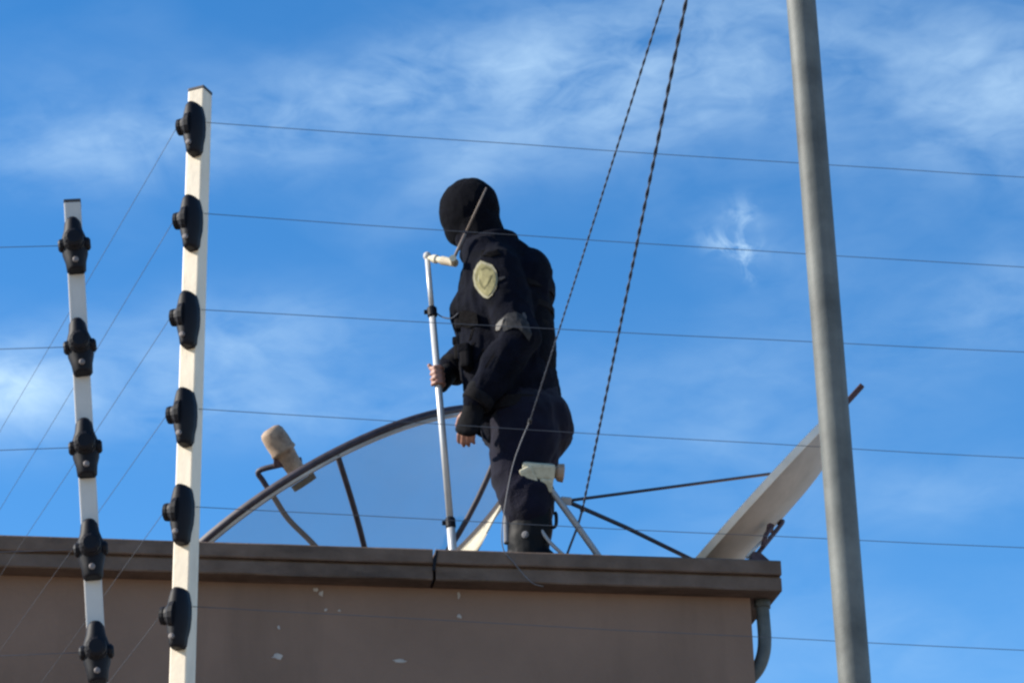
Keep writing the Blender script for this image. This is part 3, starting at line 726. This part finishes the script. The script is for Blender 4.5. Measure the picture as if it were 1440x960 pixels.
# --- boots
for an in (anN, anF):
    bm = bmesh.new(); f0, f1 = foot_pts(an)
    limb(bm, [(an + Vector((0, 0, .24)) - BF * .01, .068, .086), (an + Vector((0, 0, .14)) - BF * .008, .066, .088), (an + Vector((0, 0, .08)), .064, .084), (an, .054, .066), (f0, .048, .07)], flat=BF)
    limb(bm, [(f0 - BF * .055, .05, .048), (f0 + BF * .03, .05, .05), (f0 + BF * .11, .052, .042), (f1 + BF * .03, .044, .034)], flat=Vector((0, 0, 1)))
    bt = fuse('boot', bm, M_boot, .008, 3, wr(.003, 20, 14))
    bm = bmesh.new(); n = 20; lo, hi = [], []
    for j in range(n):
        t = 2 * math.pi * j / n; q = f0 + BF * (.055 + math.cos(t) * .165) + BS * (math.sin(t) * .052)
        lo.append(bm.verts.new(Vector((q.x, q.y, ZR + .001)))); hi.append(bm.verts.new(Vector((q.x, q.y, ZR + .028))))
    bm.faces.new(lo[::-1]); bm.faces.new(hi)
    for j in range(n): bm.faces.new((lo[j], lo[(j + 1) % n], hi[(j + 1) % n], hi[j]))
    part('sole', bm, M_black, bt)
    bm = bmesh.new(); q = an + Vector((0, 0, .14)) - BF * .075; tube(bm, smooth_path([q, q - BF * .035 + Vector((0, 0, .0)), q - BF * .04 + Vector((0, 0, .04)), q - BF * .035 + Vector((0, 0, .055))], 4), .006, 6); part('pull_loop', bm, M_black, bt)
    bm = bmesh.new()
    for kz in range(5):
        q = an + Vector((0, 0, .03 + kz * .028)) + BF * (.062 + .004 * kz) ; tube(bm, [q - BS * .03, q + BF * .008, q + BS * .03], .0035, 6)
    part('laces', bm, M_pouch, bt)
    bm = bmesh.new(); q = an + Vector((0, 0, .10)) + BS * .058 - BF * .012; lathe(bm, q, BS, [(0, .014), (.008, .014), (.011, .007)], 12); part('ankle_stud', bm, M_markd, bt)
    bm = bmesh.new(); tube(bm, smooth_path([an + Vector((0, 0, z_)) + BF * f_ + BS * .030 for z_, f_ in ((.235, .072), (.18, .074), (.13, .074), (.09, .074))], 4), .013, 8); part('pale_shin_strip', bm, M_pale, bt)  # pale strip down the front of the boot shaft
# --- balaclava
bm = bmesh.new()
ball(bm, HC + FUP * .006, .128, .112, .136, (FACE, FSIDE, FUP)); ball(bm, HC - FUP * .06 + FACE * .025, .088, .078, .085, (FACE, FSIDE, FUP))
ball(bm, HC + FACE * .095 - FUP * .028, .024, .02, .03, (FACE, FSIDE, FUP))
limb(bm, [(HC - FUP * .05 - FACE * .03, .092), (P(682, 345), .094), (P(695, 362), .105)])
bala = fuse('balaclava', bm, M_knit, .007, 5, wr(.0035, 22, 12))
for s in (-1, 1):                                           # the eyes show in the opening
    bm = bmesh.new(); ball(bm, HC + FACE * .107 + FUP * .018 + FSIDE * (.032 * s), .009, .019, .009, (FACE, FSIDE, FUP)); part('eye', bm, M_skin, bala)
# --- collar and hem bands
bm = bmesh.new(); pts = []
for j in range(25):
    t = 2 * math.pi * j / 24; pts.append(P(688, 349) + BF * math.cos(t) * .104 + BS * math.sin(t) * .100 + Vector((0, 0, .03 * -math.cos(t) )))
tube(bm, pts, .017, 8, caps=False); part('collar', bm, M_cloth)
# --- gloves without fingertips
bm = bmesh.new(); limb(bm, [(wrN - hd * .055, .050), (wrN - hd * .01, .044), (wrN + hd * .03, .030, .044), (kn + hd * .018, .021, .049)], flat=hf)
fuse('glove', bm, M_glove, .006, 3, wr(.003, 30, 20))
bm = bmesh.new(); limb(bm, [(wrF + tow * .05, .046), (wrF, .040), (pc + tow * .03, .026, .042), (pc + tow * .004, .021, .047)], flat=pax)
fuse('glove', bm, M_glove, .006, 3, wr(.003, 30, 20))
# cuffs
def ring(name, c, ax, r, w, mt, parent=person):
    bm = bmesh.new(); lathe(bm, c, ax, [(-w, r * .93), (-w * .7, r), (w * .7, r), (w, r * .93)], 20)
    for f in bm.faces: f.smooth = len(f.verts) == 4
    return part(name, bm, mt, parent)
ring('cuff', elN.lerp(wrN, .93), wrN - elN, .061, .022, M_pouch); ring('cuff', elF.lerp(wrF, .93), wrF - elF, .061, .022, M_pouch)
# --- elbow pad, arm band, pouch, belt, vest back
# --- vest over the jacket, its pouches, belt
bm = bmesh.new()
limb(bm, [(P(704, 398), .150, .172), (P(709, 440), .165, .196), (P(712, 485), .165, .199), (P(715, 520), .165, .194)], flat=BF, n=28)
vest = fuse('vest', bm, M_vest, .0085, 4, wr(.006, 14, 9))
for k, (px, py, w_, h_) in enumerate(((651, 452, .07, .085), (651, 492, .075, .10), (659, 502, .07, .10))):
    bm = bmesh.new(); c = P(px, py, (-.05, .02, -.12)[k]) + BF * .006; box(bm, c, .04, w_, h_, (BF, BS, Vector((0, 0, 1))), bev=.010); pch = part('pouch', bm, M_pouch, vest)
    bm = bmesh.new(); box(bm, c + Vector((0, 0, h_ * .3)) + BF * .003, .044, w_ + .004, h_ * .36, (BF, BS, Vector((0, 0, 1))), bev=.008); part('flap', bm, M_vest, pch)
for k, py in enumerate((420, 446, 472, 498)):               # rows of webbing round the back
    bm = bmesh.new(); pts = []
    for q in range(19):
        t = R_(70 + 220 * q / 18); pts.append(P(709, py) + BF * math.cos(t) * .203 + BS * math.sin(t) * .169)
    for q in range(18):
        a_, b_ = pts[q], pts[q + 1]; 
        v = [bm.verts.new(x + Vector((0, 0, z_))) for x, z_ in ((a_, -.013), (b_, -.013), (b_, .013), (a_, .013))]; bm.faces.new(v)
    bmesh.ops.remove_doubles(bm, verts=bm.verts, dist=.0005); bmesh.ops.solidify(bm, geom=bm.faces[:], thickness=.004); part('webbing', bm, M_pouch, vest)
bm = bmesh.new(); limb(bm, [(P(728, 570), .172, .184), (P(729, 577), .172, .184)], flat=BF, n=28)
bm.free(); bm = bmesh.new(); n = 40; rr = []
for q in range(n):
    t = 2 * math.pi * q / n; e_ = P(731, 590) + BF * math.cos(t) * .182 + BS * math.sin(t) * .196; o_ = (BF * math.cos(t) + BS * math.sin(t))
    rr.append([bm.verts.new(e_ + o_ * a_ + Vector((0, 0, z_))) for a_, z_ in ((0, -.024), (.007, -.024), (.007, .024), (0, .024))])
for q in range(n):
    for j in range(4): bm.faces.new((rr[q][j], rr[(q + 1) % n][j], rr[(q + 1) % n][(j + 1) % 4], rr[q][(j + 1) % 4]))
part('belt', bm, M_pouch)
bvh = BVHTree.FromObject(jacket, bpy.context.evaluated_depsgraph_get())
def on_jacket(px, py, lift=.004):
    d = ray(px, py); h = bvh.ray_cast(EYE - PORG, d)
    return (h[0] + PORG - d * lift) if h[0] else P(px, py, -.3)
def sewn(name, outline, mt, lift, th=.003, parent=person):
    """flat sewn piece that follows the cloth: outline in sight lines onto the jacket"""
    cx = sum(p[0] for p in outline) / len(outline); cy = sum(p[1] for p in outline) / len(outline)
    bm = bmesh.new(); rings = []
    for s in (.35, .7, 1.0): rings.append([bm.verts.new(on_jacket(cx + (x - cx) * s, cy + (y - cy) * s, lift)) for x, y in outline])
    c = bm.verts.new(on_jacket(cx, cy, lift)); n = len(outline)
    for j in range(n): bm.faces.new((c, rings[0][j], rings[0][(j + 1) % n]))
    for a, b in zip(rings, rings[1:]):
        for j in range(n): bm.faces.new((a[j], b[j], b[(j + 1) % n], a[(j + 1) % n]))
    bmesh.ops.solidify(bm, geom=bm.faces[:], thickness=th)
    return part(name, bm, mt, parent)
O = [(671, 371), (676, 366), (683, 369), (692, 372), (698, 381), (700, 393), (698, 404), (692, 415), (686, 420), (680, 418), (673, 411), (667, 402), (665, 391), (666, 381)]
cx, cy = 683, 393
pt = sewn('sleeve_patch', O, M_patch2, .006)
sewn('patch_field', [(cx + (x - cx) * .84, cy + (y - cy) * .84) for x, y in O], M_patch, .009, parent=pt)
sewn('patch_mark', [(676, 378), (683, 374), (690, 378), (689, 380), (683, 377), (677, 381)], M_patch3, .011, parent=pt)
sewn('patch_mark', [(690, 386), (692, 388), (686, 402), (681, 408), (680, 405), (685, 399)], M_patch3, .011, parent=pt)
sewn('patch_mark', [(673, 389), (675, 388), (677, 397), (680, 404), (678, 405), (674, 399)], M_patch3, .011, parent=pt)
sewn('sleeve_tape', [(700, 390), (710, 388), (711, 391), (701, 395)], M_pad, .005)
sewn('elbow_patch', [(704, 448), (714, 440), (726, 438), (737, 444), (744, 455), (748, 470), (744, 480), (738, 470), (728, 461), (716, 460), (708, 466)], M_elbow, .006)
sewn('pale_mark', [(697, 457), (704, 449), (709, 447), (706, 456), (702, 464), (697, 465)], M_markw, .009)  # white highlight at the elbow, put in as a pale sewn piece
sewn('pale_mark', [(734, 440), (738, 439), (741, 446), (740, 449), (736, 445)], M_markd, .009)  # brighter arc of the elbow highlight, also a sewn piece
sewn('chest_pouch', [(645, 438), (655, 436), (670, 440), (672, 456), (660, 461), (646, 459)], M_pouch, .018, .010)
for k in range(3):                                          # creases sewn flat in the sleeve
    sewn('sleeve_seam', [(664 + 14 * k, 482 + 9 * k), (668 + 14 * k, 480 + 9 * k), (660 + 12 * k, 500 + 8 * k), (657 + 12 * k, 501 + 8 * k)], M_pouch, .005)
sewn('shoulder_flap', [(676, 352), (700, 350), (704, 358), (690, 361), (677, 360)], M_pouch, .006)
sewn('sleeve_seam', [(664, 462), (667, 462), (661, 478), (658, 480)], M_pouch, .006)

# ------------------------------------------------------------------ the pole in the person's hand
tool = empty('telescopic_pole', POLE_B); tag(tool, 'thin aluminium telescopic pole with a tan angled head, gripped by the person', 'pole')
def tobj(name, bm, mt, parent=tool):
    bmesh.ops.translate(bm, verts=bm.verts, vec=-POLE_B); return obj(name, bm, mt, parent)
mid1 = on_pole(437); mid2 = on_pole(713)
bm = bmesh.new(); tube(bm, [POLE_T, mid1], .0105, 14); tobj('upper_tube', bm, M_alu)
bm = bmesh.new(); tube(bm, [mid1, mid2], .0135, 14); tobj('middle_tube', bm, M_alu)
bm = bmesh.new(); tube(bm, [mid2, POLE_B], .0165, 14); tobj('lower_tube', bm, M_alu)
for q in (mid1, mid2):
    bm = bmesh.new(); lathe(bm, q, pax, [(-.022, .0165), (-.016, .020), (.016, .020), (.022, .0145)], 14); cl = tobj('clamp', bm, M_black)
    bm = bmesh.new(); box(bm, q + RT * -.022, .02, .014, .016, bev=.003); tobj('clamp_lever', bm, M_black, cl)
bm = bmesh.new(); ball(bm, POLE_T + pax * .006, .016, .016, .018); tobj('top_knob', bm, M_markw)
bm = bmesh.new(); hx = P(641, 370, -.10); lathe(bm, POLE_T, hx - POLE_T, [(.008, .010), (.025, .011), (.03, .016), (.05, .018), (.055, .013), (.075, .014), (.08, .018), ((hx - POLE_T).length, .016)], 12); tobj('head_fitting', bm, M_cream)
h0, h1 = P(637, 366, -.14), P(684, 264, -.155)
bm = bmesh.new(); tube(bm, [h0, h0.lerp(h1, .36)], .0062, 10); tobj('head_sleeve', bm, M_rod)
bm = bmesh.new(); tube(bm, [h0.lerp(h1, .40), h0.lerp(h1, .8), h1], [.0045, .0038, .003], 10); tobj('head_rod', bm, M_rod)
bm = bmesh.new(); lathe(bm, h0 - Vector((0, .02, 0)), (0, 1, 0), [(0, .014), (.045, .014)], 12); tobj('pivot', bm, M_cream)
bm = bmesh.new(); q0 = mid1 + RT * .012; q1 = on_jacket(645, 440, .0); tube(bm, smooth_path([q0, q0.lerp(q1, .3) - Vector((0, 0, .02)), q0.lerp(q1, .7) - Vector((0, 0, .024)), q1], 5), .003, 6); tobj('cord', bm, M_cable)
